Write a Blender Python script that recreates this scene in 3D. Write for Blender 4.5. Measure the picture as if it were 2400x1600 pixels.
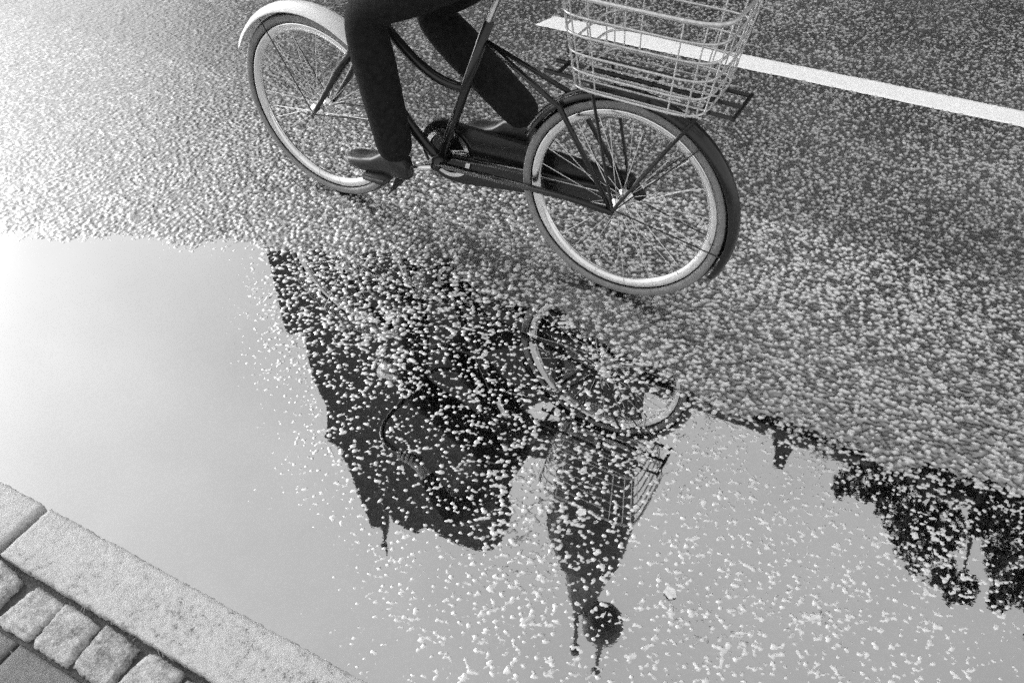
import bpy, bmesh, math, random
import numpy as np
from mathutils import Vector, Matrix

random.seed(7); rng = np.random.default_rng(7)
SC = bpy.context.scene
for o in list(bpy.data.objects): bpy.data.objects.remove(o)
COL = SC.collection

# ---------------------------------------------------------------- camera
H = 1.75; F_PX = 1867.0; PITCH = math.radians(44.4)
cam_d = bpy.data.cameras.new('camera'); cam = bpy.data.objects.new('camera', cam_d); COL.objects.link(cam)
cam.location = (0, 0, H); cam.rotation_euler = (math.pi/2 - PITCH, 0, 0)
cam_d.sensor_width = 36; cam_d.lens = F_PX/2400*36; cam_d.clip_start = .05; cam_d.clip_end = 3000
SC.camera = cam

# ---------------------------------------------------------------- sky and sun
SUN_AZ, SUN_EL = math.radians(-60), math.radians(25)     # azimuth clockwise from +Y
W = bpy.data.worlds.new('World'); SC.world = W; W.use_nodes = True
nt = W.node_tree; nt.nodes.clear()
def wn(t, **k):
    n = nt.nodes.new(t)
    for a, b in k.items(): setattr(n, a, b)
    return n
sky = wn('ShaderNodeTexSky', sky_type='NISHITA', sun_disc=False, sun_elevation=SUN_EL, sun_rotation=SUN_AZ,
         air_density=1.3, dust_density=4.0, ozone_density=1.0)
bw = wn('ShaderNodeRGBToBW'); bg = wn('ShaderNodeBackground'); out = wn('ShaderNodeOutputWorld')
tc = wn('ShaderNodeTexCoord'); nz = wn('ShaderNodeTexNoise'); mr = wn('ShaderNodeMapRange'); mul = wn('ShaderNodeMath', operation='MULTIPLY')
nz.inputs['Scale'].default_value = 2.6; nz.inputs['Detail'].default_value = 5; nz.inputs['Roughness'].default_value = .55
mr.inputs['From Min'].default_value = .32; mr.inputs['From Max'].default_value = .68
mr.inputs['To Min'].default_value = .86; mr.inputs['To Max'].default_value = 1.08
L = nt.links.new
L(sky.outputs[0], bw.inputs[0]); L(tc.outputs['Generated'], nz.inputs['Vector']); L(nz.outputs['Fac'], mr.inputs['Value'])
deck = wn('ShaderNodeMath', operation='MULTIPLY_ADD'); deck.inputs[1].default_value = .68; deck.inputs[2].default_value = 4.85   # thin even cloud over the clear sky
L(bw.outputs[0], deck.inputs[0]); L(deck.outputs[0], mul.inputs[0]); L(mr.outputs[0], mul.inputs[1]); L(mul.outputs[0], bg.inputs['Color']); L(bg.outputs[0], out.inputs['Surface'])
bg.inputs['Strength'].default_value = 0.12
sun_d = bpy.data.lights.new('sun', 'SUN'); sun = bpy.data.objects.new('sun', sun_d); COL.objects.link(sun)
sun_d.energy = 1.4; sun_d.angle = math.radians(24); sun_d.color = (1, 1, 1)
sdir = Vector((math.sin(SUN_AZ)*math.cos(SUN_EL), math.cos(SUN_AZ)*math.cos(SUN_EL), math.sin(SUN_EL)))
sun.rotation_euler = sdir.to_track_quat('Z', 'Y').to_euler(); sun.location = (-20, 20, 30)
VS = SC.view_settings; VS.view_transform = 'Standard'; VS.look = 'None'; VS.exposure = 0.3; VS.gamma = 1.0; VS.use_curve_mapping = False
SC.cycles.max_bounces = 6; SC.cycles.transparent_max_bounces = 8; SC.cycles.use_denoising = False; SC.cycles.use_adaptive_sampling = True; SC.cycles.adaptive_threshold = .07; SC.cycles.adaptive_min_samples = 16

# ---------------------------------------------------------------- coordinates: u along the street, v across it (from the camera), z up
A = math.radians(27)
DU = Vector((math.cos(A), -math.sin(A), 0)); DV = Vector((math.sin(A), math.cos(A), 0))
def P(u, v, z=0.0): return DU*u + DV*v + Vector((0, 0, z))
def ray(x, y):
    a, b = x - 1200, 800 - y
    return Vector((a, F_PX*math.cos(PITCH) + b*math.sin(PITCH), -F_PX*math.sin(PITCH) + b*math.cos(PITCH)))
def gpx(x, y, z=0.0):                       # photo pixel -> point on the level z: (u, v)
    r = ray(x, y); p = r*((H - z)/-r.z)
    return p.dot(DU), p.dot(DV)
def upx(x, y, v):                           # photo pixel in the puddle -> mirrored sight line met at depth v: (u, z)
    r = ray(x, y); t = v/Vector((r.x, r.y, 0)).dot(DV)
    return Vector((r.x, r.y, 0)).dot(DU)*t, -r.z*t - H

# ---------------------------------------------------------------- helpers
def link(o, parent=None):
    COL.objects.link(o)
    if parent is not None: o.parent = parent
    return o
def tag(o, label=None, cat=None, group=None, kind=None):
    for k, v in (('label', label), ('category', cat), ('group', group), ('kind', kind)):
        if v: o[k] = v
    return o
def empty(name, loc=(0, 0, 0), rz=0.0, parent=None):
    o = bpy.data.objects.new(name, None); o.location = loc; o.rotation_euler = (0, 0, rz); o.empty_display_size = .2
    return link(o, parent)
def obj(name, me, mat=None, parent=None, loc=None, smooth=False):
    if isinstance(me, bmesh.types.BMesh):
        bm = me; me = bpy.data.meshes.new(name); bm.normal_update(); bm.to_mesh(me); bm.free()
    if mat and not me.materials: me.materials.append(mat)
    if smooth: me.polygons.foreach_set('use_smooth', [True]*len(me.polygons))
    o = bpy.data.objects.new(name, me)
    if loc: o.location = loc
    return link(o, parent)
def box(bm, lo, hi, M=None):
    vs = [bm.verts.new((x, y, z)) for z in (lo[2], hi[2]) for y in (lo[1], hi[1]) for x in (lo[0], hi[0])]
    for f in ((0, 2, 3, 1), (4, 5, 7, 6), (0, 1, 5, 4), (2, 6, 7, 3), (0, 4, 6, 2), (1, 3, 7, 5)): bm.faces.new([vs[i] for i in f])
    if M:
        for q in vs: q.co = M @ q.co
    return vs
def tube(bm, pts, r, seg=10, cap=True):
    pts = [Vector(p) for p in pts]; rs = r if isinstance(r, (list, tuple)) else [r]*len(pts); rings = []
    ref = Vector((0, 0, 1)) if abs((pts[-1] - pts[0]).normalized().z) < .9 else Vector((1, 0, 0))
    for i, p in enumerate(pts):
        t = (pts[min(i+1, len(pts)-1)] - pts[max(i-1, 0)]).normalized()
        a = t.cross(ref).normalized(); b = t.cross(a)
        rings.append([bm.verts.new(p + (a*math.cos(k*2*math.pi/seg) + b*math.sin(k*2*math.pi/seg))*rs[i]) for k in range(seg)])
    for r0, r1 in zip(rings, rings[1:]):
        for k in range(seg): bm.faces.new((r0[k], r0[(k+1) % seg], r1[(k+1) % seg], r1[k]))
    if cap: bm.faces.new(rings[0][::-1]); bm.faces.new(rings[-1])
def ring(bm, prof, seg=72, a0=0.0, a1=2*math.pi, closed=True):   # profile (radius, y) swept about the Y axis
    full = abs(a1 - a0 - 2*math.pi) < 1e-6; n = seg if full else seg + 1; rr = []
    for i in range(n):
        a = a0 + (a1 - a0)*i/seg
        rr.append([bm.verts.new((r*math.cos(a), y, r*math.sin(a))) for r, y in prof])
    m = len(prof)
    for i in range(seg):
        p, q = rr[i], rr[(i+1) % n]
        for k in range(m if closed else m-1): bm.faces.new((p[k], p[(k+1) % m], q[(k+1) % m], q[k]))
    if not full and closed: bm.faces.new(rr[0]); bm.faces.new(rr[-1][::-1])
    return rr
def bez(p0, p1, p2, p3, n=10):
    p0, p1, p2, p3 = map(Vector, (p0, p1, p2, p3)); r = []
    for i in range(n+1):
        t = i/n; s = 1-t; r.append(p0*s**3 + p1*3*s*s*t + p2*3*s*t*t + p3*t**3)
    return r

# ---------------------------------------------------------------- materials (all grey: black-and-white film)
def mat(name):
    m = bpy.data.materials.new(name); m.use_nodes = True; m.node_tree.nodes.clear(); return m, m.node_tree
def N(t, ty, **k):
    n = t.nodes.new(ty)
    for a, b in k.items():
        if a in n.inputs.keys(): n.inputs[a].default_value = b
        else: setattr(n, a, b)
    return n
def plain(name, g, rough=.6, metal=0.0, var=.25, scale=30, spec=.5, bump=0.0, bscale=200):
    m, t = mat(name); o = N(t, 'ShaderNodeOutputMaterial'); b = N(t, 'ShaderNodeBsdfPrincipled')
    b.inputs['Roughness'].default_value = rough; b.inputs['Metallic'].default_value = metal; b.inputs['Specular IOR Level'].default_value = spec
    c = N(t, 'ShaderNodeTexCoord'); n = N(t, 'ShaderNodeTexNoise', Scale=scale, Detail=6.0); r = N(t, 'ShaderNodeMapRange')
    r.inputs['From Min'].default_value = .3; r.inputs['From Max'].default_value = .7
    r.inputs['To Min'].default_value = g*(1-var); r.inputs['To Max'].default_value = min(1, g*(1+var))
    t.links.new(c.outputs['Object'], n.inputs['Vector']); t.links.new(n.outputs['Fac'], r.inputs['Value']); t.links.new(r.outputs[0], b.inputs['Base Color'])
    if bump:
        n2 = N(t, 'ShaderNodeTexNoise', Scale=bscale, Detail=4.0); bb = N(t, 'ShaderNodeBump', Strength=bump, Distance=.002)
        t.links.new(c.outputs['Object'], n2.inputs['Vector']); t.links.new(n2.outputs['Fac'], bb.inputs['Height']); t.links.new(bb.outputs[0], b.inputs['Normal'])
    t.links.new(b.outputs[0], o.inputs[0]); return m

def asphalt_mat():
    m, t = mat('wet_asphalt'); l = t.links.new; o = N(t, 'ShaderNodeOutputMaterial')
    at = N(t, 'ShaderNodeAttribute', attribute_name='stone'); c = N(t, 'ShaderNodeTexCoord')
    n1 = N(t, 'ShaderNodeTexNoise', Scale=420.0, Detail=3.0); n2 = N(t, 'ShaderNodeTexNoise', Scale=1.7, Detail=4.0)
    l(c.outputs['Object'], n1.inputs['Vector']); l(c.outputs['Object'], n2.inputs['Vector'])
    r = N(t, 'ShaderNodeValToRGB'); e = r.color_ramp.elements
    e[0].position = 0; e[0].color = (.008, .008, .008, 1); e[1].position = 1; e[1].color = (.62, .62, .62, 1)
    x = r.color_ramp.elements.new(.25); x.color = (.018, .018, .018, 1); x = r.color_ramp.elements.new(.46); x.color = (.24, .24, .24, 1)
    ac = N(t, 'ShaderNodeAttribute', attribute_name='coarse'); n4 = N(t, 'ShaderNodeTexNoise', Scale=95.0, Detail=2.0); l(c.outputs['Object'], n4.inputs['Vector'])
    nr = N(t, 'ShaderNodeMapRange'); nr.inputs['From Min'].default_value = .5; nr.inputs['From Max'].default_value = .78; nr.inputs['To Min'].default_value = .1; nr.inputs['To Max'].default_value = .75; l(n4.outputs['Fac'], nr.inputs['Value'])
    fx = N(t, 'ShaderNodeMix', data_type='FLOAT'); l(ac.outputs['Fac'], fx.inputs[0]); l(at.outputs['Fac'], fx.inputs[2]); l(nr.outputs[0], fx.inputs[3]); l(fx.outputs[0], r.inputs['Fac'])
    bp = N(t, 'ShaderNodeBump', Strength=.35, Distance=.0012); l(n1.outputs['Fac'], bp.inputs['Height'])
    d = N(t, 'ShaderNodeBsdfDiffuse'); g = N(t, 'ShaderNodeBsdfGlossy'); mx = N(t, 'ShaderNodeMixShader')
    l(r.outputs[0], d.inputs['Color']); l(bp.outputs[0], d.inputs['Normal']); l(bp.outputs[0], g.inputs['Normal'])
    rr = N(t, 'ShaderNodeMapRange'); rr.inputs['From Min'].default_value = .3; rr.inputs['From Max'].default_value = .7
    rr.inputs['To Min'].default_value = .27; rr.inputs['To Max'].default_value = .40; l(n2.outputs['Fac'], rr.inputs['Value']); l(rr.outputs[0], g.inputs['Roughness'])
    g.inputs['Color'].default_value = (1, 1, 1, 1)
    fr = N(t, 'ShaderNodeFresnel', IOR=2.6); l(bp.outputs[0], fr.inputs['Normal']); fm = N(t, 'ShaderNodeMath', operation='MULTIPLY_ADD')
    fm.inputs[1].default_value = 1.0; fm.inputs[2].default_value = .13; l(fr.outputs[0], fm.inputs[0]); l(fm.outputs[0], mx.inputs[0])
    l(d.outputs[0], mx.inputs[1]); l(g.outputs[0], mx.inputs[2]); l(mx.outputs[0], o.inputs[0]); return m
def water_mat():
    m, t = mat('puddle_water'); l = t.links.new; o = N(t, 'ShaderNodeOutputMaterial')
    c = N(t, 'ShaderNodeTexCoord'); mp = N(t, 'ShaderNodeMapping'); mp.inputs['Scale'].default_value = (1, 1.6, 1); mp.inputs['Rotation'].default_value = (0, 0, -.5)
    n1 = N(t, 'ShaderNodeTexNoise', Scale=48.0, Detail=2.0); l(c.outputs['Object'], mp.inputs['Vector']); l(mp.outputs[0], n1.inputs['Vector'])
    bp = N(t, 'ShaderNodeBump', Strength=.020, Distance=.001); l(n1.outputs['Fac'], bp.inputs['Height'])
    g = N(t, 'ShaderNodeBsdfGlossy'); g.inputs['Roughness'].default_value = .012; g.inputs['Color'].default_value = (1, 1, 1, 1); l(bp.outputs[0], g.inputs['Normal'])
    tr = N(t, 'ShaderNodeBsdfTransparent'); tr.inputs['Color'].default_value = (.5, .5, .5, 1); mx = N(t, 'ShaderNodeMixShader')
    fr = N(t, 'ShaderNodeFresnel', IOR=2.6); fm = N(t, 'ShaderNodeMath', operation='MULTIPLY_ADD'); fm.inputs[1].default_value = 1.0; fm.inputs[2].default_value = .30
    l(fr.outputs[0], fm.inputs[0]); l(fm.outputs[0], mx.inputs[0]); l(tr.outputs[0], mx.inputs[1]); l(g.outputs[0], mx.inputs[2]); l(mx.outputs[0], o.inputs[0]); return m
def granite_mat(name, lo, hi, spot, rough=.55, scale=1.0):
    m, t = mat(name); l = t.links.new; o = N(t, 'ShaderNodeOutputMaterial'); b = N(t, 'ShaderNodeBsdfPrincipled'); b.inputs['Roughness'].default_value = rough
    c = N(t, 'ShaderNodeTexCoord'); oi = N(t, 'ShaderNodeObjectInfo'); ad = N(t, 'ShaderNodeVectorMath', operation='ADD')
    l(c.outputs['Object'], ad.inputs[0]); l(oi.outputs['Random'], ad.inputs[1])
    n1 = N(t, 'ShaderNodeTexNoise', Scale=55.0*scale, Detail=8.0, Roughness=.7); n2 = N(t, 'ShaderNodeTexNoise', Scale=330.0*scale, Detail=3.0)
    n3 = N(t, 'ShaderNodeTexNoise', Scale=9.0*scale, Detail=4.0)
    for n in (n1, n2, n3): l(ad.outputs[0], n.inputs['Vector'])
    r = N(t, 'ShaderNodeValToRGB'); e = r.color_ramp.elements; e[0].position = .37; e[0].color = (spot,)*3 + (1,); e[1].position = .60; e[1].color = (hi,)*3 + (1,)
    x = r.color_ramp.elements.new(.46); x.color = (lo,)*3 + (1,)
    m1 = N(t, 'ShaderNodeMath', operation='MULTIPLY_ADD'); m1.inputs[1].default_value = .55; l(n1.outputs['Fac'], m1.inputs[0])
    m2 = N(t, 'ShaderNodeMath', operation='MULTIPLY'); m2.inputs[1].default_value = .25; l(n2.outputs['Fac'], m2.inputs[0])
    m3 = N(t, 'ShaderNodeMath', operation='MULTIPLY_ADD'); m3.inputs[1].default_value = .20; l(n3.outputs['Fac'], m3.inputs[0]); l(m2.outputs[0], m3.inputs[2]); l(m3.outputs[0], m1.inputs[2])
    l(m1.outputs[0], r.inputs['Fac']); l(r.outputs[0], b.inputs['Base Color'])
    bp = N(t, 'ShaderNodeBump', Strength=1.0, Distance=.006); l(m1.outputs[0], bp.inputs['Height']); l(bp.outputs[0], b.inputs['Normal'])
    l(b.outputs[0], o.inputs[0]); return m

M_ASPH = asphalt_mat(); M_WATER = water_mat()
M_KERB = granite_mat('pale_granite', .44, .56, .10); M_SETT = granite_mat('sett_granite', .24, .54, .07, scale=.8)
M_SLAB = granite_mat('paving_concrete', .135, .19, .09, rough=.5, scale=1.5); M_DIRT = plain('joint_grit', .055, .7, var=.5, scale=120, bump=.9)
M_PAINT = plain('road_paint', .80, .45, var=.07, scale=60, bump=.35, bscale=350); M_GROUND = plain('earth', .06, .9)
M_BRICK = plain('dark_brick', .07, .9, var=.3, scale=1.5); M_STONE = plain('sooty_stone', .09, .9, var=.3, scale=2); M_SLATE = plain('roof_slate', .05, .6, scale=3)
M_COPPER = plain('weathered_copper', .10, .6, scale=3); M_GLASS = plain('window_glass', .03, .15, var=.1, spec=.6); M_FRAME = plain('window_paint', .25, .6)
M_LEAF = plain('leaf_green', .06, .7, var=.4, scale=4); M_BARK = plain('bark', .06, .9, scale=20, bump=.8, bscale=40)
M_TYRE = plain('tyre_rubber', .022, .5, var=.2, scale=60); M_SIDE = plain('tyre_sidewall', .22, .45, var=.15, scale=40); M_ALU = plain('polished_aluminium', .82, .22, metal=1.0, var=.05)
M_BLACK = plain('black_enamel', .012, .25, var=.2); M_WHITE = plain('white_enamel', .82, .18, var=.03); M_RUBBER = plain('dark_rubber', .04, .6); M_CLOTH = plain('black_cloth', .012, .9, var=.5, scale=60, spec=.2, bump=.5, bscale=500)
M_COAT = plain('charcoal_wool', .03, .95, var=.4, scale=80, spec=.2, bump=.5); M_SHOE = plain('black_leather', .015, .35, scale=50); M_SKIN = plain('skin', .42, .5, var=.06, scale=12); M_HAIR = plain('dark_hair', .03, .5, var=.5, scale=90, bump=.8)
M_WIRE = plain('galvanised_wire', .62, .35, metal=.6, var=.2, scale=90); M_LEATHER = plain('saddle_leather', .03, .4, scale=40); M_GRASS = plain('dry_grass', .45, .6); M_FALLEN = plain('fallen_leaf', .60, .6, var=.2, scale=80)

# ================================================================ SETTING
# ---- road surface: one sheet, finely modelled where the photograph looks, with coarse cells beyond
def spaced(a, b, s0, s1, pivot):
    xs = [a]
    while xs[-1] < b:
        x = xs[-1]; d = abs(x - pivot[0]) if x < pivot[0] else max(0, x - pivot[1]); k = min(1, d/2.4)
        xs.append(x + s0 + (s1 - s0)*k)
    return xs
us = [-600, -200, -60, -20, -9, -6.5, -5.4, -4.92] + spaced(-4.9, 1.1, .0044, .0085, (-2.3, 9)) + [1.13, 1.6, 3, 7, 20, 60, 200, 600]
vs_ = [.40] + spaced(.46, 5.6, .0041, .0075, (-9, 2.3)) + [5.63, 6.2, 7.5, 9.5, 12.5]
us = np.array(us); vs_ = np.array(vs_)
UU, VV = np.meshgrid(us, vs_)
def h2(i, j, k):
    x = np.sin(i*127.1 + j*311.7 + k*74.7)*43758.5453
    return x - np.floor(x)
def vnoise(U, V, c, k):
    x = U/c; y = V/c; i = np.floor(x); j = np.floor(y); fx = x-i; fy = y-j; fx = fx*fx*(3-2*fx); fy = fy*fy*(3-2*fy)
    return (h2(i, j, k)*(1-fx) + h2(i+1, j, k)*fx)*(1-fy) + (h2(i, j+1, k)*(1-fx) + h2(i+1, j+1, k)*fx)*fy
def stones(U, V, c, k):
    x = U/c; y = V/c; i = np.floor(x); j = np.floor(y); best = np.full(U.shape, 9.0); idv = np.zeros(U.shape); hh = np.zeros(U.shape)
    for di in (-1, 0, 1):
        for dj in (-1, 0, 1):
            a = i+di; b = j+dj
            px = a + .5 + (h2(a, b, k)-.5)*.9; py = b + .5 + (h2(a, b, k+1)-.5)*.9
            d = np.hypot(x-px, y-py)/(.75+.5*h2(a, b, k+2)); m = d < best
            best = np.where(m, d, best); idv = np.where(m, h2(a, b, k+3), idv); hh = np.where(m, h2(a, b, k+4), hh)
    return best, idv, hh
BND = [gpx(*q) for q in [(-900, 560), (-400, 560), (0, 555), (300, 572), (600, 582), (660, 586), (900, 598), (1050, 628), (1200, 700), (1350, 785), (1500, 872), (1650, 950), (1800, 1025), (1950, 1085), (2150, 1130), (2400, 1200), (2800, 1330)]]
BU = np.array([b[0] for b in BND]); BV = np.array([b[1] for b in BND])
def base_height(U, V):
    s = V - np.interp(U, BU, BV) + (vnoise(U, V, .11, 31)-.5)*.09 + (vnoise(U, V, .035, 32)-.5)*.03
    up = .011*np.tanh(np.maximum(s, 0)/.22) + .012*np.clip(s-.2, 0, 3)
    dip = U + 1.753 - (1.623 - V)*1.22            # the dip deepens towards the left end of the kerb
    deep = np.interp(dip, [-1.2, -.62, -.3, -.16, -.06, .4, 2.0], [.016, .0056, .0034, .0020, .0010, .0009, .0019]) + .0009*np.clip((-s-.6)/.4, 0, 1)
    dn = -deep*np.tanh(np.maximum(-s, 0)/.09)
    return up + dn - .0030 + (vnoise(U, V, .23, 33)-.5)*.0022, s
def road_height(U, V):
    z0, s = base_height(U, V)
    d, idv, hh = stones(U, V, .0108, 3)
    g = (.0014 + .0066*hh**1.6)*np.clip(1 - d*d*1.35, -.10, 1)
    g = g*np.interp(U, [-4.6, -3.2, -2.3, -1.5], [.22, .32, .6, 1.0])   # the lane is smoother from wear there
    d2, id2, h_2 = stones(U, V, .0062, 13)
    g = g + .0011*(h_2-.3)*np.clip(1-d2*d2, 0, 1) + (vnoise(U, V, .05, 41)-.5)*.0010
    tip_glint = .38*np.clip((g-.0033)/.0012, 0, 1)      # tops of the proud stones painted paler for the glints on them
    return z0 + g + (rng.random(U.shape)-.5)*.0011, np.clip(tip_glint + .42*idv**2 + .62*np.clip((hh-.56)/.30, 0, 1)*(.74+.26*idv), 0, 1)*np.clip(1.5-d*1.1, 0, 1)*(.72+.42*vnoise(U, V, .55, 51)+.14*vnoise(U, V, .16, 52))*np.where(V > 2.575 + (vnoise(U, V, .03, 53)-.5)*.02, np.interp(V, [2.6, 3.3], [.55, .74]), 1.0)   # seam: older, darker strip beyond it
ZZ, TONE = road_height(UU, VV)
edge = (UU < -4.91) | (UU > 1.125) | (VV > 5.625)
ZZ = np.where(edge, base_height(UU, VV)[0] + .004, ZZ)
ZZ = np.where(VV < .47, -.02, ZZ)
nv, nu = UU.shape
co = np.empty((nu*nv, 3), np.float32)
co[:, 0] = (UU*DU.x + VV*DV.x).ravel(); co[:, 1] = (UU*DU.y + VV*DV.y).ravel(); co[:, 2] = ZZ.ravel()
ii = (np.arange(nv-1)[:, None]*nu + np.arange(nu-1)[None, :]).ravel()
quads = np.stack([ii, ii+1, ii+nu+1, ii+nu], 1).astype(np.int32)
me = bpy.data.meshes.new('road'); me.vertices.add(len(co)); me.vertices.foreach_set('co', co.ravel())
me.loops.add(quads.size); me.loops.foreach_set('vertex_index', quads.ravel()); me.polygons.add(len(quads))
me.polygons.foreach_set('loop_start', np.arange(0, quads.size, 4, dtype=np.int32)); me.polygons.foreach_set('use_smooth', np.ones(len(quads), bool))
me.update(calc_edges=True)
me.attributes.new('stone', 'FLOAT', 'POINT').data.foreach_set('value', TONE.ravel().astype(np.float32))
me.attributes.new('coarse', 'FLOAT', 'POINT').data.foreach_set('value', edge.ravel().astype(np.float32))
tag(obj('road', me, M_ASPH), kind='structure')

# ---- puddle: a level sheet of water lying in the dip along the kerb
bm = bmesh.new(); us2 = np.linspace(-6.5, 4.0, 60)
lo = [bm.verts.new(P(u, .43, 0)) for u in us2]; hi_ = [bm.verts.new(P(u, float(np.interp(u, BU, BV)) + .42, 0)) for u in us2]
for k in range(len(us2)-1): bm.faces.new((lo[k], lo[k+1], hi_[k+1], hi_[k]))
tag(obj('puddle', bm, M_WATER), kind='structure')

# ---- painted lane line
def lane_line(u0, u1, v0=3.700, v1=3.845):
    bm = bmesh.new(); n = max(4, int((u1-u0)/.012)); m = 12; g = []
    for i in range(n+1):
        row = []
        for j in range(m+1):
            f = j/m; u = u0 + (u1-u0)*i/n; v = v0 + (v1-v0)*f
            if j in (0, m): v += (random.random()-.5)*.005
            if i in (0, n): u += (random.random()-.5)*.006
            u += .05*(f-.5)*(1 if i == 0 else 0)
            z = float(base_height(np.array([u]), np.array([v]))[0][0]) + .0078 + (random.random()-.5)*.0010 - (.003 if j in (0, m) else 0)
            row.append(bm.verts.new(P(u, v, z)))
        g.append(row)
    for i in range(n):
        for j in range(m): bm.faces.new((g[i][j], g[i+1][j], g[i+1][j+1], g[i][j+1]))
    return bm
tag(obj('lane_line', lane_line(gpx(1284, 60)[0], 2.4), M_PAINT, smooth=True), kind='structure')

# ---- near kerb and pavement
KZ = .042; S = (H-KZ)/H
def rough_stone(lo, hi, nx, ny, bev, amp, top_amp, rnd=0):
    """block with a bevelled, uneven top; local coordinates centred on its base"""
    lx, ly, lz = hi[0]-lo[0], hi[1]-lo[1], hi[2]-lo[2]; bm = bmesh.new(); g = []
    sd = random.random()*100; skew = [random.uniform(-1, 1)*sk for sk in ((.5, .12, .5, .12) if rnd else (0, 0, 0, 0))]
    xs = [-.5*lx, -.5*lx+bev*.35] + [-.5*lx + bev + (lx-2*bev)*i/nx for i in range(nx+1)] + [.5*lx-bev*.35, .5*lx]
    ys = [-.5*ly, -.5*ly+bev*.35] + [-.5*ly + bev + (ly-2*bev)*i/ny for i in range(ny+1)] + [.5*ly-bev*.35, .5*ly]
    for i, x in enumerate(xs):
        row = []
        for j, y in enumerate(ys):
            ex = min(i, len(xs)-1-i); ey = min(j, len(ys)-1-j); e = min(ex, ey)
            dz = (-.9*bev, -.3*bev)[e] if e < 2 else 0
            w1 = math.sin(x*23+sd)+math.sin(y*31+sd*1.7); w2 = math.sin(x*67+y*41+sd*2.3)+math.sin(y*83-x*29+sd)
            z = lz + dz + top_amp*(w1*.5+w2*.25) + (random.random()-.5)*top_amp
            xx = x + (random.random()-.5)*amp*(1 if ex < 2 else .3) + skew[0]*y*x*4 + skew[1]*y
            yy = y + (random.random()-.5)*amp*(1 if ey < 2 else .3) + skew[2]*x*y*4 + skew[3]*x
            if rnd:
                a, b = 2*xx/lx, 2*yy/ly; k = (abs(a)**rnd + abs(b)**rnd)**(1/rnd); mx_ = max(abs(a), abs(b))
                if k > 1e-6: f = mx_/k; f = 1-(1-f)*min(1, mx_); xx *= f; yy *= f
            row.append(bm.verts.new((xx, yy, z)))
        g.append(row)
    for i in range(len(xs)-1):
        for j in range(len(ys)-1): bm.faces.new((g[i][j], g[i+1][j], g[i+1][j+1], g[i][j+1]))
    rim = [g[i][0] for i in range(len(xs))] + [g[-1][j] for j in range(1, len(ys))] + [g[i][-1] for i in range(len(xs)-2, -1, -1)] + [g[0][j] for j in range(len(ys)-2, 0, -1)]
    bot = [bm.verts.new((q.co.x*.97, q.co.y*.97, 0)) for q in rim]; k = len(rim)
    for i in range(k): bm.faces.new((rim[(i+1) % k], rim[i], bot[i], bot[(i+1) % k]))
    bm.faces.new(bot); return bm
def place(o, u, v, z, turn=0.0):
    o.location = P(u, v, z); o.rotation_euler = (0, 0, -A + turn); return o
bm = bmesh.new()
kv0, kv1 = .350*S, .502*S
for f in ((-30, kv0-.006, -.14), (30, kv0-.006, -.14)): pass
bm = bmesh.new(); box(bm, (-30, kv0+.004, -.15), (30, kv1-.006, -.02))
kerb = tag(obj('kerb', bm, M_DIRT), kind='structure'); kerb.rotation_euler = (0, 0, -A)
joints = [-8.1, -7.0, -5.9, -4.75, -3.75, -2.68, gpx(55, 1235, KZ)[0], -.50, .55, 1.6, 2.7, 3.8]
for a, b in zip(joints, joints[1:]):
    o = obj('kerb_stone', rough_stone((0, 0, 0), (b-a-.018, kv1-kv0, KZ+.10), max(8, int((b-a)/.009)), 14, .009, .0042, .0008), M_KERB, kerb, smooth=True)
    o.location = ((a+b)/2, (kv0+kv1)/2, -.10)
bm = bmesh.new(); box(bm, (-30, -6.0, -.16), (30, kv0-.006, .012))
pav = tag(obj('pavement', bm, M_DIRT), kind='structure'); pav.rotation_euler = (0, 0, -A)
# fine grit bed filling the joints, as an uneven sheet on the pavement's base
bm = bmesh.new(); g = []
for i in range(150):
    row = []
    for j in range(12):
        u = -2.6 + 2.6*i/149; v = .195 + (kv0 + .004 - .195)*j/11
        row.append(bm.verts.new((u, v, .021 + (.006 if j < 10 else -.004) + (random.random()-.5)*.005)))
    g.append(row)
for i in range(149):
    for j in range(11): bm.faces.new((g[i][j], g[i+1][j], g[i+1][j+1], g[i][j+1]))
tag(obj('joint_filling', bm, M_DIRT, pav, smooth=True), kind='stuff')
# row of setts
seen = [((2, 1352), .104), ((85, 1420), .100), ((152, 1485), .108), ((242, 1540), .108), ((355, 1592), .112)]
cent = [gpx(*q, KZ) for q, _ in seen]
su = [c[0] for c in cent]; lens = [w for _, w in seen]
for k in range(9): su.append(su[-1]+.122); lens.append(.104+.01*random.random())
left = [su[0]]
for k in range(11): left.append(left[-1]-.121)
for k, u in enumerate(left[1:]): su.append(u); lens.append(.10+.012*random.random())
for u, w in zip(su, lens):
    o = obj('sett', rough_stone((0, 0, 0), (w*1.06, .106, .055), 14, 14, .010, .0045, .0016, 9.0), M_SETT, pav, smooth=True)
    o.location = (u, .276 + (random.random()-.5)*.010, KZ-.058 + random.random()*.004); o.rotation_euler = (0, 0, (random.random()-.5)*.14)
sj = gpx(38, 1508, KZ)[0]
for k in range(-7, 8):
    o = obj('paving_slab', rough_stone((0, 0, 0), (.592, .592, .05), 20, 20, .007, .0015, .0005), M_SLAB, pav, smooth=True)
    o.location = (sj + .3 + k*.6, .212 - .296, KZ - .053)
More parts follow.
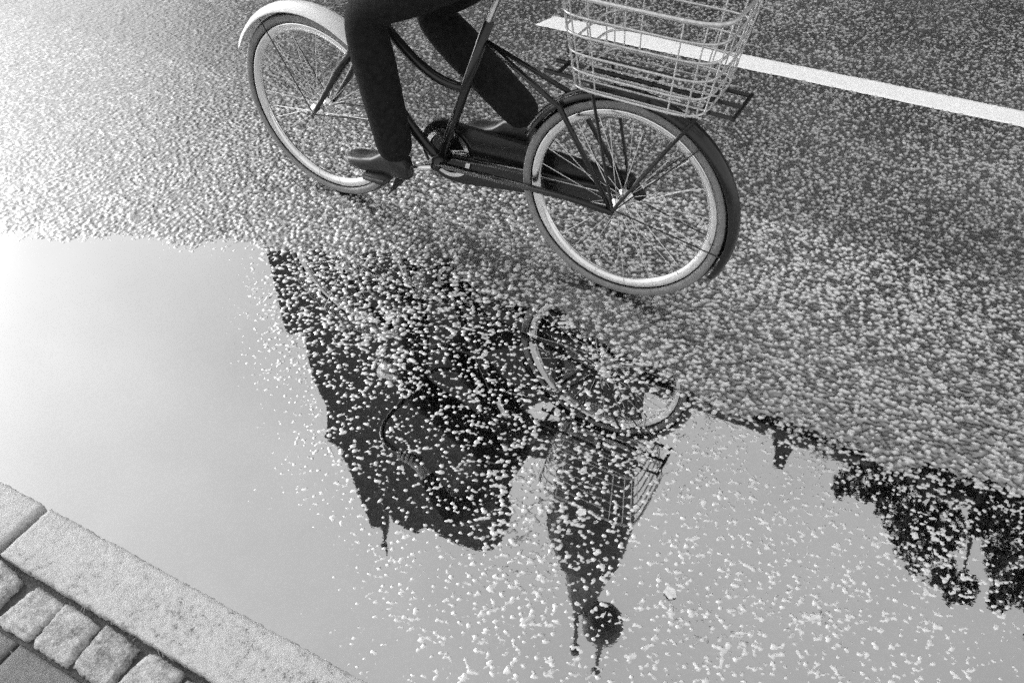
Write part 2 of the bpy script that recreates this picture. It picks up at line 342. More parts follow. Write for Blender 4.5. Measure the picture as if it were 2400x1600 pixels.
# blades of grass in the joint behind the kerb
bm = bmesh.new()
for q in [(140, 1386), (160, 1420), (185, 1428), (180, 1424), (255, 1448), (298, 1475), (300, 1490), (372, 1525), (400, 1535), (20, 1530), (28, 1525), (110, 1535), (168, 1545)]:
    for _ in range(2):
        u, v = gpx(q[0]+random.uniform(-4, 4), q[1]+6, KZ); b = Vector((u, v, .024)); t = Vector((random.uniform(-.014, .014), random.uniform(-.008, .018), random.uniform(.016, .026)))
        w = Vector((.0013, .0006, 0)); a = [bm.verts.new(b-w), bm.verts.new(b+w), bm.verts.new(b+t*.6+w*.7), bm.verts.new(b+t*.6-w*.7), bm.verts.new(b+t*1.1+Vector((t.x*.3, 0, -.002)))]
        bm.faces.new(a[:4]); bm.faces.new((a[3], a[2], a[4]))
o = tag(obj('grass', bm, M_GRASS), 'thin dry grass blades in the joint behind the kerb', 'grass', kind='stuff'); o.rotation_euler = (0, 0, -A)

# ---- far side of the street and the ground to the horizon
bm = bmesh.new(); box(bm, (-600, 12.4, -.15), (600, 12.62, .10)); o = tag(obj('far_kerb', bm, M_KERB), kind='structure'); o.rotation_euler = (0, 0, -A)
bm = bmesh.new(); box(bm, (-600, 12.62, -.15), (600, 40, .094)); o = tag(obj('far_pavement', bm, M_SLAB), kind='structure'); o.rotation_euler = (0, 0, -A)
bm = bmesh.new(); s = 1500; bm.faces.new([bm.verts.new(q) for q in ((-s, -s, -.2), (s, -s, -.2), (s, s, -.2), (-s, s, -.2))]); tag(obj('ground', bm, M_GROUND), kind='structure')

# ================================================================ BUILDINGS mirrored in the puddle
def street_empty(name, u, v): return empty(name, P(u, v, 0), -A)
def prism(bm, pts, y0, y1):                     # polygon (x, z) extruded from y0 to y1
    a = [bm.verts.new((x, y0, z)) for x, z in pts]; b = [bm.verts.new((x, y1, z)) for x, z in pts]; k = len(pts)
    fs = [bm.faces.new(a), bm.faces.new(b[::-1])]
    for i in range(k): bm.faces.new((a[(i+1) % k], a[i], b[i], b[(i+1) % k]))
    bmesh.ops.recalc_face_normals(bm, faces=bm.faces[:]); return bm
def octa(bm, levels, sides=8, rot=math.pi/8, sq=False):      # levels: (x, y, z, half-width)
    rr = []; k = 4 if sq else sides; r0 = math.pi/4 if sq else rot
    for x, y, z, w in levels:
        q = w*(math.sqrt(2) if sq else 1/math.cos(math.pi/k))
        rr.append([bm.verts.new((x+q*math.cos(r0+i*2*math.pi/k), y+q*math.sin(r0+i*2*math.pi/k), z)) for i in range(k)])
    for p, q in zip(rr, rr[1:]):
        for i in range(k): bm.faces.new((p[i], p[(i+1) % k], q[(i+1) % k], q[i]))
    bm.faces.new(rr[0][::-1]); bm.faces.new(rr[-1]); return bm
def window(parent, x, y, z0, w, h, arch=False):
    bm = bmesh.new(); t = .14
    def op(ww, hh, zz): 
        p = [(x-ww/2, zz), (x+ww/2, zz), (x+ww/2, zz+hh)]
        if arch: p += [(x+ww*.42, zz+hh+ww*.35), (x, zz+hh+ww*.8), (x-ww*.42, zz+hh+ww*.35)]
        return p + [(x-ww/2, zz+hh)]
    prism(bm, op(w+2*t, h+t, z0-t), y-.06, y+.10); f = obj('window', bm, M_FRAME, parent)
    bm = bmesh.new(); prism(bm, op(w, h, z0), y-.075, y-.045); obj('pane', bm, M_GLASS, f); return f
VM = 19.5
ch = tag(street_empty('church', 0, VM), 'tall dark church mirrored in the puddle, with stepped gable, pinnacle and slender tower', 'church')
sil = [(655, 590), (690, 748), (704, 764), (735, 766), (752, 862), (784, 925), (786, 985), (780, 1003), (806, 1022), (838, 1080), (858, 1140), (872, 1172), (886, 1212), (908, 1212), (918, 1160), (926, 1164),
       (938, 1200), (962, 1212), (990, 1226), (1012, 1212), (1058, 1236), (1104, 1258), (1150, 1268), (1180, 1256), (1188, 1222), (1176, 1180), (1186, 1166), (1134, 1128), (1160, 1092), (1200, 1052), (1186, 1020), (1172, 998), (1197, 974), (1271, 922), (1318, 895)]  # right part of the outline is added, shaped after the rider's smeared mirror image
pts = [upx(x, y, VM) for x, y in sil]
base = [(pts[-1][0], .0), (pts[0][0]+.15, .0)]
bm = prism(bmesh.new(), base + pts, -.7, .7); wall = obj('gable_wall', bm, M_BRICK, ch)
tl, tr_ = upx(1316, 1100, VM)[0], upx(1500, 1000, VM)[0]
x0, x1 = pts[0][0]+1.2, pts[-1][0]-.2
bm = bmesh.new(); prism(bm, [(x0, 0), (x1, 0), (x1, 15.5), ((x0+x1)/2, 21.5), (x0, 16.2)], .7, 16); obj('nave', bm, M_BRICK, ch)
bm = bmesh.new(); xm = (x0+x1)/2
for sgn, xa, za in ((-1, x0-.3, 16.2), (1, x1+.1, 15.4)):
    prism(bm, [(xm, 21.62), (xa, za), (xa, za+.35), (xm, 21.95)], .72, 16.3)
obj('roof', bm, M_SLATE, ch)
# pinnacle at the left shoulder of the gable
px, pz = upx(897, 1212, VM); tip = upx(906, 1300, VM)
bm = octa(bmesh.new(), [(px, 0, pz-.6, .40), (px, 0, pz+.35, .36), (px+.05, 0, pz+1.1, .16), ((px+tip[0])/2, 0, (pz+tip[1])/2, .10), (tip[0], 0, tip[1], .03)])
pin = obj('pinnacle', bm, M_STONE, ch)
bm = octa(bmesh.new(), [(tip[0]-.05, 0, tip[1]-1.2, .06), (tip[0]-.05, 0, tip[1]-1.05, .20), (tip[0]-.05, 0, tip[1]-.85, .20), (tip[0]-.05, 0, tip[1]-.7, .05)]); obj('crocket', bm, M_STONE, pin)
# band added between gable and tower, shaped after the basket's mirrored smear
ba = [upx(*q, VM) for q in [(1166, 994), (1320, 1000), (1320, 1062), (1196, 1052)]]
bm = prism(bmesh.new(), [ba[0], (ba[1][0]+.3, ba[1][1]), (ba[2][0]+.3, ba[2][1]-.1), (ba[3][0]-.5, ba[3][1])], -.45, .45); obj('smear_band', bm, M_STONE, ch)
# tower, read as left and right edges
tw = [((1340, 640), (1536, 740)), ((1326, 893), (1508, 915)), ((1318, 1000), (1494, 1030)), ((1310, 1120), (1484, 1130)), ((1302, 1165), (1482, 1180)), ((1291, 1196), (1486, 1208)), ((1290, 1236), (1478, 1244)), ((1300, 1276), (1464, 1290)), ((1318, 1300), (1448, 1306)), ((1328, 1340), (1424, 1350)), ((1334, 1390), (1398, 1398)), ((1342, 1425), (1370, 1428))]
lev = []
for a, b in tw:
    ul, zl = upx(*a, VM); ur, zr = upx(*b, VM); lev.append(((ul+ur)/2, 0, (zl+zr)/2, (ur-ul)/2*.94))
lev[0] = (lev[1][0], 0, 0.0, lev[1][3]*1.02)
bm = octa(bmesh.new(), lev[:5], sides=8); tower = obj('tower', bm, M_BRICK, ch)
bm = octa(bmesh.new(), lev[4:8]); obj('belfry', bm, M_STONE, ch)
bm = octa(bmesh.new(), lev[7:]); spire = obj('spire', bm, M_COPPER, ch)
mast = [upx(x, y, VM) for x, y in [(1350, 1415), (1350, 1470), (1346, 1530)]]
bm = bmesh.new(); tube(bm, [(u, 0, z) for u, z in mast], [.20, .12, .05], 8); obj('mast', bm, M_COPPER, spire)
bm = octa(bmesh.new(), [(mast[2][0], 0, mast[2][1]-.9, .06), (mast[2][0], 0, mast[2][1]-.65, .26), (mast[2][0], 0, mast[2][1]-.35, .26), (mast[2][0], 0, mast[2][1]-.1, .05)]); obj('vane', bm, M_COPPER, spire)
gc = upx(1412, 1462, VM); gr = (upx(1462, 1462, VM)[0]-upx(1364, 1462, VM)[0])/2
bm = bmesh.new(); bmesh.ops.create_icosphere(bm, subdivisions=3, radius=gr, matrix=Matrix.Translation((gc[0], 0, gc[1]))); 
for q in bm.verts: q.co.z = gc[1] + (q.co.z-gc[1])*1.12
globe = obj('globe', bm, M_COPPER, ch, smooth=True)
bm = bmesh.new(); arm = upx(1362, 1412, VM); tube(bm, [(arm[0]-.2, 0, arm[1]-.6), ((arm[0]+gc[0])/2, 0, arm[1]-.1), (gc[0], 0, gc[1]-gr*.8)], [.5, .42, .34], 8); obj('globe_stem', bm, M_COPPER, globe)
f0, f1 = upx(1408, 1500, VM), upx(1394, 1580, VM)
bm = octa(bmesh.new(), [(f0[0], 0, f0[1]-.5, .3), (f0[0]*.7+f1[0]*.3, 0, f0[1]*.7+f1[1]*.3, .10), (f0[0]*.2+f1[0]*.8, 0, f0[1]*.2+f1[1]*.8, .08), (f0[0]*.1+f1[0]*.9, 0, f0[1]*.1+f1[1]*.9, .24), (f1[0], 0, f1[1], .12)]); obj('finial', bm, M_COPPER, globe)
for k in range(5):
    for zz in (5, 11): window(ch, x0+2.0+k*2.2, -.7, zz, .9, 3.2, True)
for zz in (8, 14, 20): window(ch, lev[1][0], -lev[1][3]-.0, zz, .7, 2.0, True)

# terraced house with a long eave right of the tower
he = 19.55
hx0, hx1 = lev[1][0]+lev[1][3]+.1, 16.0
hs = tag(street_empty('apartment_house', 0, VM), 'long dark apartment house right of the church tower, its eave along the puddle edge', 'house')
bm = bmesh.new(); box(bm, (hx0, 0, 0), (hx1, 11, he-.5)); obj('wall', bm, M_BRICK, hs)
bm = bmesh.new(); box(bm, (hx0, -.25, he-.5), (hx1, 0.4, he)); obj('cornice', bm, M_STONE, hs)
bm = bmesh.new(); prism(bm, [(0, 0)]*0 or [(hx0, he-.5), (hx1, he-.5), (hx1-.6, he+.9), (hx0+.4, he+.9)], 3.0, 9.0); rf = obj('roof', bm, M_SLATE, hs)
c0, c1, c2 = upx(1808, 1040, VM), upx(1864, 1048, VM), upx(1836, 1118, VM)
cw = (c1[0]-c0[0])/2*.9; cx = (c1[0]+c0[0])/2
bm = octa(bmesh.new(), [(cx, .5, he-.6, cw), (cx, .5, he+.8, cw), (cx+.05, .5, he+.85, cw*.8), (cx+.08, .5, c2[1]-.35, cw*.62), (cx+.1, .5, c2[1], cw*.5)], sq=True); ch2 = obj('chimney', bm, M_BRICK, rf)
for k in range(8):
    for r in range(5): window(hs, hx0+1.6+k*2.4, 0, 1.6+r*3.4, 1.1, 1.9)

# street trees at the right
def leaf_cloud(bm, c, r, n, size):
    for _ in range(n):
        while True:
            p = Vector((random.uniform(-1, 1), random.uniform(-1, 1), random.uniform(-1, 1)))
            if .12 < p.length < 1: break
        p = p.normalized()*p.length**.6; p = Vector((p.x*r, p.y*r, p.z*r*.85)) + c
        a = Vector((random.gauss(0, 1), random.gauss(0, 1), random.gauss(0, .6))).normalized()*size*random.uniform(.6, 1.3)
        b = a.cross(Vector((random.gauss(0, 1), random.gauss(0, 1), random.gauss(0, 1)))).normalized()*a.length*.55
        bm.faces.new([bm.verts.new(q) for q in (p-a, p+b*.8, p+a, p-b*.8)])
def tree(name_label, u, v, blobs, n_per):
    t = street_empty('street_tree', u, v); tag(t, name_label, 'tree', 'trees along the far pavement')
    bm = bmesh.new(); hgt = min(z for _, z, _, _ in blobs)
    top = max(z for _, z, _, _ in blobs); cxm = sum(b[0] for b in blobs)/len(blobs)
    tube(bm, bez((0, 0, .05), (.1, 0, hgt*.4), (-.1, .1, hgt*.8), (cxm-u, 0, top*.92), 12), [.30-.02*i for i in range(13)], 9)
    for bx, bz, br, by in blobs: tube(bm, bez((0, 0, bz*.5), ((bx-u)*.2, by*.3, bz*.7), ((bx-u)*.7, by, bz*.85), (bx-u, by, bz), 6), [.12, .11, .09, .07, .05, .04, .02], 6)
    obj('trunk', bm, M_BARK, t, smooth=True)
    bm = bmesh.new()
    for bx, bz, br, by in blobs:
        leaf_cloud(bm, Vector((bx-u, by, bz)), br, int(n_per*br*br*.9), .075)
        for _ in range(7):
            a = random.uniform(0, 2*math.pi); e = random.uniform(-.6, 1.4)
            leaf_cloud(bm, Vector((bx-u+br*.85*math.cos(a)*math.cos(e), by+br*.7*math.sin(a), bz+br*.8*math.sin(e))), br*.38, int(n_per*br*br*.16), .07)
    obj('crown', bm, M_LEAF, t)
VT = 13.4
def blob(x, y, rp, by=0.0):
    u, z = upx(x, y, VT); r = abs(upx(x+rp, y, VT)[0]-u)*.98; return (u, z, r, by)
tree('leafy street tree nearer the apartment chimney, lower of the two mirrored crowns', 3.6, VT,
     [blob(1985, 1135, 42), blob(2040, 1120, 55), blob(2110, 1165, 78), blob(2140, 1245, 75), blob(2185, 1320, 70), blob(2250, 1370, 62), blob(2215, 1230, 75), blob(2120, 1060, 80), blob(2220, 1100, 80)], 1500)
tree('leafy street tree at the right edge, taller and farther from the chimney', 7.0, VT,
     [blob(2380, 1170, 85), blob(2400, 1260, 85), blob(2320, 1200, 60), blob(2310, 1120, 70), blob(2335, 1285, 46), blob(2360, 1345, 66), blob(2300, 1230, 40), blob(2345, 1410, 40), blob(2430, 1380, 80), blob(2470, 1480, 90), blob(2480, 1150, 100)], 1500)

# ================================================================ BICYCLE
RC = Vector((*[0, 0], 0)); ru, rv = gpx(1432, 680); fu, fv = gpx(792, 450)
R0 = P(ru, rv); F0 = P(fu, fv); WB = (F0-R0).length; HEAD = math.atan2(F0.y-R0.y, F0.x-R0.x)
BZ = float(road_height(np.array([[ru]]), np.array([[rv]]))[0].mean())*0 + .0125
bike = tag(empty('bicycle', R0 + Vector((0, 0, BZ)), HEAD), 'dark roadster bicycle with white front mudguard and wire rear basket crossing the wet road', 'bicycle')
WR = .34
def wheel(name, x):
    w = empty(name, (x, 0, WR), 0, bike)
    bm = bmesh.new(); ring(bm, [(WR-.018+.018*math.cos(a), .0185*math.sin(a)) for a in [k*2*math.pi/12 for k in range(12)]], 96); obj('tyre', bm, M_TYRE, w, smooth=True)
    for s in (-1, 1):
        bm = bmesh.new(); ring(bm, [(WR-.006, s*.0165), (WR-.010, s*.0190), (WR-.021, s*.0195), (WR-.033, s*.0160), (WR-.031, s*.0150)], 96); obj('sidewall', bm, M_SIDE, w, smooth=True)
    bm = bmesh.new(); ring(bm, [(WR-.034, -.014), (WR-.034, .014), (WR-.042, .0145), (WR-.058, .010), (WR-.064, 0), (WR-.058, -.010), (WR-.042, -.0145)], 96); obj('rim', bm, M_ALU, w, smooth=True)
    bm = bmesh.new(); ring(bm, [(.001, -.05), (.012, -.05), (.012, -.034), (.030, -.032), (.030, -.027), (.016, -.022), (.016, .022), (.030, .027), (.030, .032), (.012, .034), (.012, .05), (.001, .05)], 20, closed=False); obj('hub', bm, M_ALU, w, smooth=True)
    bm = bmesh.new(); tube(bm, [(.030, 0, 0), (WR-.060, 0, 0)], .0012, 5); sp = bpy.data.meshes.new('spoke'); bm.to_mesh(sp); bm.free(); sp.materials.append(M_ALU)
    for k in range(32):
        o = link(bpy.data.objects.new('spoke', sp), w); a = k*2*math.pi/32; s = 1 if k % 2 else -1
        o.rotation_euler = (0, -a, s*-.09); o.location = (0, s*.028, 0)
    return w
wheel('rear_wheel', 0); wheel('front_wheel', WB)
def mudguard(name, x, a0, a1, m, r=WR+.022, w=.030):
    bm = bmesh.new(); prof = [(r-.016, -w), (r-.004, -w*.8), (r+.005, -w*.3), (r+.005, w*.3), (r-.004, w*.8), (r-.016, w), (r-.019, w), (r-.007, w*.8), (r+.002, w*.3), (r+.002, -w*.3), (r-.007, -w*.8), (r-.019, -w)]
    ring(bm, prof, 48, a0, a1); bmesh.ops.recalc_face_normals(bm, faces=bm.faces[:]); o = obj(name, bm, m, bike, loc=(x, 0, WR), smooth=True); return o
mg = mudguard('front_mudguard', WB, math.radians(28), math.radians(196), M_WHITE, WR+.028, .042)
bm = bmesh.new(); q = []
for k in range(5):
    a = math.radians(193+7*k); r = WR+.020; w = .040+.0035*k
    q.append([bm.verts.new((r*math.cos(a)*(1+.012*k), s*w, r*math.sin(a)*(1+.012*k))) for s in (-1, 0, 1)])
for p0, p1 in zip(q, q[1:]):
    for j in (0, 1): bm.faces.new((p0[j], p0[j+1], p1[j+1], p1[j]))
bmesh.ops.solidify(bm, geom=bm.faces[:], thickness=.003); obj('mud_flap', bm, M_RUBBER, mg)
mg2 = mudguard('rear_mudguard', 0, math.radians(25), math.radians(205), M_BLACK)
for par, x, angs in ((mg, WB, (60, 170)), (mg2, 0, (130, 190))):
    for ang in angs:
        a = math.radians(ang)
        for s in (-1, 1):
            bm = bmesh.new(); tube(bm, [(0, s*.05, 0), ((WR+.004)*math.cos(a), s*(.044 if par is mg else .031), (WR+.008)*math.sin(a))], .0022, 6); obj('stay', bm, M_BLACK, par)
BBX, BBZ = WB-.50, .285
HTt, HTb = Vector((WB-.245, 0, .86)), Vector((WB-.205, 0, .62)); ST = Vector((BBX-.205, 0, .80))
bm = bmesh.new()
tube(bm, bez(HTb+Vector((0, 0, .05)), HTb+Vector((-.12, 0, -.16)), (BBX+.14, 0, BBZ+.10), (BBX, 0, BBZ), 14), .018, 12)
tube(bm, bez(HTt+Vector((.01, 0, -.05)), HTt+Vector((-.13, 0, -.22)), (BBX+.02, 0, .56), (BBX-.11, 0, .57), 14), .016, 12)
tube(bm, [(BBX, 0, BBZ), ST], .016, 12); tube(bm, [HTb, HTt], .020, 12); tube(bm, [(BBX, -.04, BBZ), (BBX, .04, BBZ)], .024, 14)
for s in (-1, 1):
    tube(bm, [(BBX, s*.03, BBZ), (.16, s*.045, WR-.01), (0, s*.062, WR)], .011, 8); tube(bm, [ST-Vector((0, 0, .06))-Vector((-.02, 0, 0)), (.20, s*.045, .62), (0, s*.062, WR)], .008, 8)
obj('frame', bm, M_BLACK, bike, smooth=True)
bm = bmesh.new()
tube(bm, [HTb, HTb+Vector((.012, 0, -.035))], .020, 10)
for s in (-1, 1): tube(bm, bez(HTb+Vector((.01, s*.01, -.02)), HTb+Vector((.02, s*.065, -.03)), (WB-.10, s*.06, WR+.12), (WB, s*.058, WR), 10), [.014]*6+[.012, .011, .010, .009, .008], 8)
fork = obj('fork', bm, M_BLACK, bike, smooth=True)
bm = bmesh.new(); tube(bm, [HTt, HTt+Vector((-.03, 0, .17))], .011, 10); SB = HTt+Vector((-.03, 0, .17))
tube(bm, [SB, SB+Vector((.05, 0, .02))], .012, 10); HB = SB+Vector((.05, 0, .02))
for s in (-1, 1): tube(bm, bez(HB, HB+Vector((.06, s*.22, .02)), HB+Vector((.0, s*.30, .04)), HB+Vector((-.20, s*.27, .03)), 12), .011, 10)
hbar = obj('handlebar', bm, M_BLACK, bike, smooth=True)
GR = {}
for s in (-1, 1):
    g0 = HB+Vector((-.20, s*.27, .03)); GR[s] = g0+Vector((.02, 0, 0)); bm = bmesh.new(); tube(bm, [g0+Vector((.075, s*.012, -.001)), g0+Vector((-.045, -s*.006, .001))], .016, 12); obj('grip', bm, M_RUBBER, hbar, smooth=True)
bm = bmesh.new(); tube(bm, [HB+Vector((.06, 0, -.12)), HB+Vector((.14, 0, -.12))], [.03, .05], 16); obj('headlight', bm, M_ALU, bike, smooth=True)
bm = bmesh.new(); tube(bm, [ST, ST+Vector((-.055, 0, .12))], .012, 10); obj('seat_post', bm, M_ALU, bike)
SA = ST+Vector((-.06, 0, .13)); bm = bmesh.new(); rows = []
for i in range(13):
    t = i/12; x = -.13+.28*t; w = .105*(1-t)**.8+.022 if t > .25 else .10*math.sqrt(max(.04, t/.25))*1.02
    rows.append([bm.verts.new(SA+Vector((x, w*math.cos(a), .012*math.cos(2*a)*0 + (.028*math.sin(a) if math.sin(a) > 0 else .05*math.sin(a)*(1-t*.6)) + .012*math.cos(math.pi*t)))) for a in [k*2*math.pi/16 for k in range(16)]])
for a, b in zip(rows, rows[1:]):
    for k in range(16): bm.faces.new((a[k], a[(k+1) % 16], b[(k+1) % 16], b[k]))
bm.faces.new(rows[0][::-1]); bm.faces.new(rows[-1]); bmesh.ops.recalc_face_normals(bm, faces=bm.faces[:]); obj('saddle', bm, M_LEATHER, bike, smooth=True)
# cranks, pedals, chain guard
CA = math.radians(-14); CL = .17; PED = {}
for s in (1, -1):
    e = Vector((BBX + s*CL*math.cos(CA), s*.075, BBZ + s*CL*math.sin(CA))); bm = bmesh.new(); tube(bm, [(BBX, s*.055, BBZ), e], [.012, .009], 8); cr = obj('crank', bm, M_ALU, bike, smooth=True)
    bm = bmesh.new(); box(bm, (e.x-.048, min(s*.082, s*.172), e.z-.012), (e.x+.048, max(s*.082, s*.172), e.z+.012)); bmesh.ops.bevel(bm, geom=bm.edges[:], offset=.006, segments=2, affect='EDGES'); obj('pedal', bm, M_RUBBER, cr, smooth=True); PED[s] = e
bm = bmesh.new(); 
for rr_, yy in ((.09, -.048),):
    ring(bm, [(.075, yy-.002), (rr_, yy-.002), (rr_, yy+.002), (.075, yy+.002)], 44)
bmesh.ops.translate(bm, verts=bm.verts[:], vec=(BBX, 0, BBZ)); obj('chainring', bm, M_ALU, bike)
bm = bmesh.new(); gp = []
for k in range(13):
    a = -math.pi/2+math.pi*k/12; gp.append((BBX+.115*math.cos(a), BBZ+.115*math.sin(a)))
gp += [(BBX-.05, BBZ+.112), (.0, WR+.06), (-.055, WR), (.0, WR-.055), (BBX-.05, BBZ-.112)]
prism(bm, gp, -.075, -.056); obj('chain_guard', bm, M_BLACK, bike)
# rear carrier and basket
bm = bmesh.new(); CZ = .735
for y in (-.07, 0, .07): tube(bm, [(-.30, y, CZ), (.24, y, CZ)], .006, 8)
for x in (-.30, -.05, .20): tube(bm, [(x, -.075, CZ), (x, .075, CZ)], .006, 8)
for s in (-1, 1):
    for x in (-.22, .10): tube(bm, [(x, s*.07, CZ), (0, s*.066, WR+.01)], .005, 8)
obj('carrier', bm, M_BLACK, bike)
bk = empty('basket', (-.05, 0, CZ+.008), 0, bike)
def hoop(z, hx, hy, rad):
    bm = bmesh.new(); pts_ = []
    for k in range(41):
        a = k*2*math.pi/40; ca, sa = math.cos(a), math.sin(a); e = .35
        pts_.append((hx*math.copysign(abs(ca)**e, ca), hy*math.copysign(abs(sa)**e, sa), z))
    tube(bm, pts_, rad, 6, cap=False); return bm
for k in range(6):
    z = .004+.05*k; obj('wire_band', hoop(z, .185+.008*k, .145+.008*k, .0034 if k < 5 else .006), M_WIRE, bk, smooth=True)
for k in range(18):
    a = k*2*math.pi/18; ca, sa = math.cos(a), math.sin(a); e = .35; x, y = math.copysign(abs(ca)**e, ca), math.copysign(abs(sa)**e, sa)
    bm = bmesh.new(); tube(bm, [(x*.185, y*.145, 0), (x*.225, y*.185, .254)], .0022, 5); obj('wire_upright', bm, M_WIRE, bk)
for k in range(7):
    y = -.13+.26*k/6; bm = bmesh.new(); tube(bm, [(-.185, y, .003), (.185, y, .003)], .0024, 5); obj('wire_bar', bm, M_WIRE, bk)

# ================================================================ CYCLIST
def skin(name, chains, root, m, parent, sub=2):
    """chains: lists of (point, radius); chains that start at an existing point join it"""
    vs, es, rs, ix = [], [], [], {}
    for c in chains:
        prev = None
        for p, r in c:
            k = tuple(round(x, 4) for x in p)
            if k not in ix: ix[k] = len(vs); vs.append(p); rs.append(r)
            if prev is not None: es.append((prev, ix[k]))
            prev = ix[k]
    me = bpy.data.meshes.new(name); me.from_pydata(vs, es, []); o = bpy.data.objects.new(name, me); COL.objects.link(o)
    sm = o.modifiers.new('skin', 'SKIN'); sm.use_smooth_shade = True; sm.branch_smoothing = .4
    ri = ix[tuple(round(x, 4) for x in root)]
    for i, d in enumerate(me.skin_vertices[0].data):
        r = rs[i]; d.radius = r if isinstance(r, tuple) else (r, r); d.use_root = (i == ri)
    ss = o.modifiers.new('sub', 'SUBSURF'); ss.levels = ss.render_levels = sub
    dg = bpy.context.evaluated_depsgraph_get(); dg.update()
    new = bpy.data.meshes.new_from_object(o.evaluated_get(dg)); bpy.data.objects.remove(o); bpy.data.meshes.remove(me)
    new.materials.clear(); new.materials.append(m); new.polygons.foreach_set('use_smooth', [True]*len(new.polygons)); new.name = name
    return link(bpy.data.objects.new(name, new), parent)
per = tag(empty('person', R0 + Vector((0, 0, BZ)), HEAD), 'cyclist in black trousers and charcoal coat pedalling the roadster bicycle', 'person')
hipx, hipz = SA.x+.02, SA.z+.085
pel = (hipx, 0, hipz+.06)
LEG = {}
def ik(h, a, l1, l2, fwd):
    h = Vector(h); a = Vector(a); d = a-h; L_ = min(d.length, l1+l2-.004); t = (l1*l1-l2*l2+L_*L_)/(2*L_); r = math.sqrt(max(0, l1*l1-t*t)); n = d.normalized()
    f = Vector(fwd); f = (f-n*f.dot(n)).normalized(); return h+n*t+f*r
for s in (1, -1):
    ank = PED[s] + Vector((-.075 if s > 0 else -.10, s*.045, .105 if s > 0 else .135)); hip = Vector((hipx, s*.095, hipz))
    LEG[s] = (hip, ik(hip, ank, .46, .455, (1, s*.05, .6)), ank)
body = []; sh = (hipx+.17, 0, hipz+.52)
spine = [(pel, (.15, .11)), ((hipx+.05, 0, hipz+.22), (.125, .10)), ((hipx+.11, 0, hipz+.38), (.14, .11)), (sh, (.09, .085)), ((hipx+.205, 0, hipz+.575), .054), ((hipx+.235, 0, hipz+.64), (.066, .075)), ((hipx+.25, 0, hipz+.71), (.076, .092)), ((hipx+.25, 0, hipz+.775), (.055, .065))]
body.append(spine)
for s in (1, -1):
    hip, kn, an = LEG[s]
    body.append([(pel, (.15, .11)), (tuple(hip), .082), (tuple(hip.lerp(kn, .5)), .072), (tuple(kn), .054), (tuple(kn.lerp(an, .35)), .052), (tuple(an), .035)])
    shp = Vector((sh[0], s*.175, sh[2]-.01)); wr = GR[s] + Vector((-.055, s*.0, .045)); el = ik(shp, wr, .29, .26, (-.4, s*.6, -.8))
    palm = GR[s] + Vector((-.015, 0, .030))
    body.append([(sh, (.09, .085)), (tuple(shp), .055), (tuple(shp.lerp(el, .5)), .046), (tuple(el), .038), (tuple(wr), .027), (tuple(palm), (.022, .034))])
    for k, (dx, ln) in enumerate(((-.030, .8), (-.010, .95), (.010, 1.0), (.030, .92))):
        g = GR[s]; a = Vector((g.x+dx, g.y+s*.012, g.z+.026)); b = a+Vector((.004, s*.018, -.018*ln)); c = b+Vector((0, -s*.010, -.022*ln)); d = c+Vector((0, -s*.018, -.006))
        body.append([(tuple(palm), (.022, .034)), (tuple(a), .009), (tuple(b), .0085), (tuple(c), .008), (tuple(d), .0065)])
    g = GR[s]; a = Vector((g.x-.035, g.y-s*.018, g.z+.022)); b = a+Vector((.018, -s*.004, -.020)); c = b+Vector((.022, s*.006, -.010))
    body.append([(tuple(palm), (.022, .034)), (tuple(a), .010), (tuple(b), .009), (tuple(c), .007)])
skin('body', body, pel, M_SKIN, per)
# face: nose, ears, eyes, mouth as small shapes on the head
hd = Vector((hipx+.25, 0, hipz+.70))
bm = bmesh.new(); tube(bm, [hd+Vector((.085, 0, .02)), hd+Vector((.108, 0, -.015)), hd+Vector((.095, 0, -.028))], [.008, .014, .010], 8); obj('nose', bm, M_SKIN, per, smooth=True)
for s in (1, -1):
    bm = bmesh.new(); bmesh.ops.create_uvsphere(bm, u_segments=10, v_segments=8, radius=1, matrix=Matrix.Translation(hd+Vector((-.005, s*.077, 0))) @ Matrix.Diagonal((.020, .008, .032, 1))); obj('ear', bm, M_SKIN, per, smooth=True)
    bm = bmesh.new(); bmesh.ops.create_uvsphere(bm, u_segments=10, v_segments=8, radius=.011, matrix=Matrix.Translation(hd+Vector((.080, s*.030, .022)))); obj('eye', bm, M_TYRE, per, smooth=True)
bm = bmesh.new(); tube(bm, [hd+Vector((.078, -.022, -.055)), hd+Vector((.088, 0, -.057)), hd+Vector((.078, .022, -.055))], .005, 6); obj('mouth', bm, M_HAIR, per, smooth=True)
bm = bmesh.new(); bmesh.ops.create_uvsphere(bm, u_segments=24, v_segments=16, radius=1, matrix=Matrix.Translation(hd+Vector((-.022, 0, .030))) @ Matrix.Diagonal((.108, .090, .105, 1)))
bmesh.ops.delete(bm, geom=[q for q in bm.verts if q.co.x > hd.x+.045 and q.co.z < hd.z+.075 or q.co.z < hd.z-.05], context='VERTS'); bmesh.ops.solidify(bm, geom=bm.faces[:], thickness=.006); obj('hair', bm, M_HAIR, per, smooth=True)
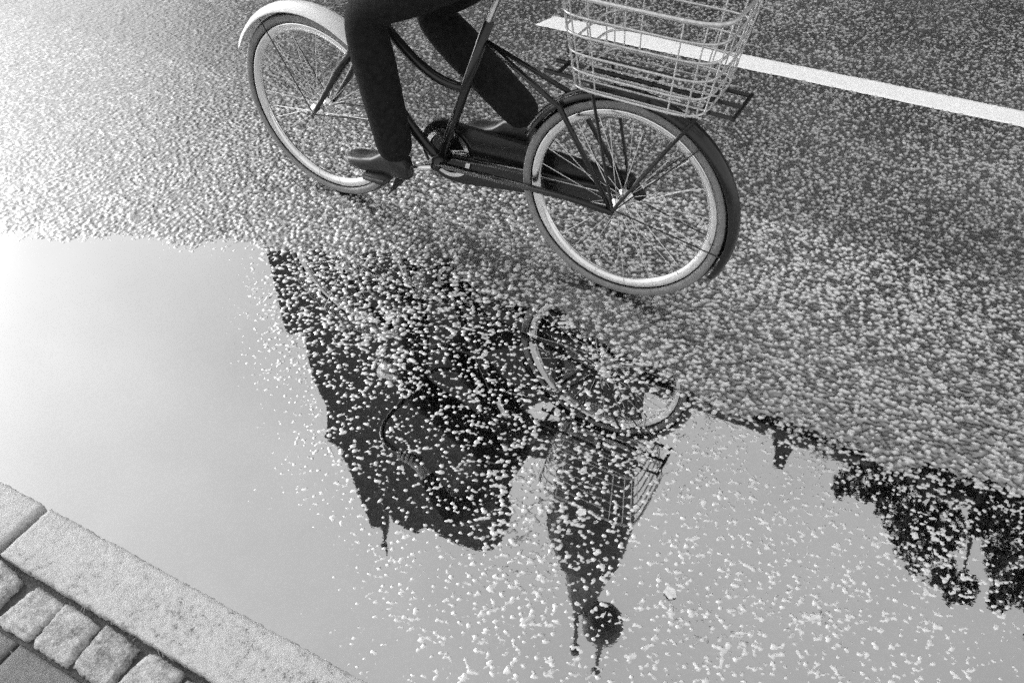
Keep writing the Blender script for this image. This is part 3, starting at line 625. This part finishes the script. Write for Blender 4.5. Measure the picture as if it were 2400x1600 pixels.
# clothes
tro = [[(pel, (.168, .128)), ((hipx+.02, 0, hipz+.14), (.15, .118))]]
for s in (1, -1):
    hip, kn, an = LEG[s]; hem = an-(kn-an).normalized()*.035
    tro.append([(pel, (.168, .128)), (tuple(hip), .098), (tuple(hip.lerp(kn, .33)), .092), (tuple(hip.lerp(kn, .7)), .080), (tuple(kn), .072), (tuple(kn.lerp(an, .25)), .074), (tuple(kn.lerp(an, .6)), .070), (tuple(kn.lerp(an, .85)), .066), (tuple(hem), .064)])
skin('trousers', tro, pel, M_CLOTH, per)
jk = [[((hipx+.0, 0, hipz+.02), (.185, .145)), ((hipx+.03, 0, hipz+.14), (.165, .135)), ((hipx+.06, 0, hipz+.25), (.155, .125)), ((hipx+.11, 0, hipz+.38), (.165, .13)), (sh, (.11, .10)), ((hipx+.195, 0, hipz+.57), (.068, .068))]]
for s in (1, -1):
    shp = Vector((sh[0], s*.175, sh[2]-.01)); wr = GR[s] + Vector((-.055, 0, .045)); el = ik(shp, wr, .29, .26, (-.4, s*.6, -.8))
    jk.append([(sh, (.11, .10)), (tuple(shp), .070), (tuple(shp.lerp(el, .5)), .060), (tuple(el), .053), (tuple(el.lerp(wr, .85)), .042)])
skin('coat', jk, (hipx+.11, 0, hipz+.38), M_COAT, per)
for s in (1, -1):
    e = PED[s]; an = LEG[s][2]; y = e.y+s*.047; tz = e.z+.013; hz = an.z-.085; lv = []
    bm = bmesh.new()
    prof = [(-.135, .022, .05, .0), (-.120, .033, .075, .0), (-.085, .036, .090, .0), (-.040, .036, .082, .005), (.0, .040, .062, .0), (.045, .045, .050, 0), (.085, .043, .043, 0), (.115, .030, .032, .004), (.128, .012, .018, .006)]
    for x, w, hh, lift in prof:
        t = (x+.135)/.263; bz = hz*(1-min(1, t/.6))+tz*min(1, t/.6)+lift if x < .03 else tz+lift
        lv.append([bm.verts.new((e.x+x+.01, y+w*math.copysign(abs(math.cos(a))**.7, math.cos(a)), bz+hh*(.5+.5*math.copysign(abs(math.sin(a))**.6, math.sin(a))))) for a in [k*2*math.pi/14 for k in range(14)]])
    for a, b in zip(lv, lv[1:]):
        for k in range(14): bm.faces.new((a[k], a[(k+1) % 14], b[(k+1) % 14], b[k]))
    bm.faces.new(lv[0][::-1]); bm.faces.new(lv[-1]); bmesh.ops.recalc_face_normals(bm, faces=bm.faces[:])
    shoe = obj('shoe', bm, M_SHOE, per, smooth=True)

# ================================================================ small things on the water
def fallen(px, py, size, rot, lab):
    u, v = gpx(px, py); bm = bmesh.new(); n = 18; rim = []
    for k in range(n):
        a = k*2*math.pi/n; r = size*(1+.12*math.sin(5*a+rot)+.05*random.random()); rim.append(bm.verts.new((r*math.cos(a), r*.85*math.sin(a), .001+.0018*random.random())))
    c = bm.verts.new((0, 0, .0024))
    for k in range(n): bm.faces.new((c, rim[k], rim[(k+1) % n]))
    o = tag(obj('fallen_leaf', bm, M_FALLEN, smooth=True), lab, 'leaf', 'small leaves on the water'); zz = max(0.0, float(road_height(np.array([[u]]), np.array([[v]]))[0][0, 0])); o.location = P(u, v, .001 + zz); o.rotation_euler = (0, 0, rot)
fallen(1362, 1203, .013, .4, 'small pale leaf on the mirrored church tower just below its belfry')
fallen(1570, 1390, .016, 1.9, 'small pale leaf floating on the bright mirrored sky right of the mirrored spire')
fallen(2205, 912, .013, 2.7, 'small pale leaf on the wet asphalt at the far right, outside the puddle')
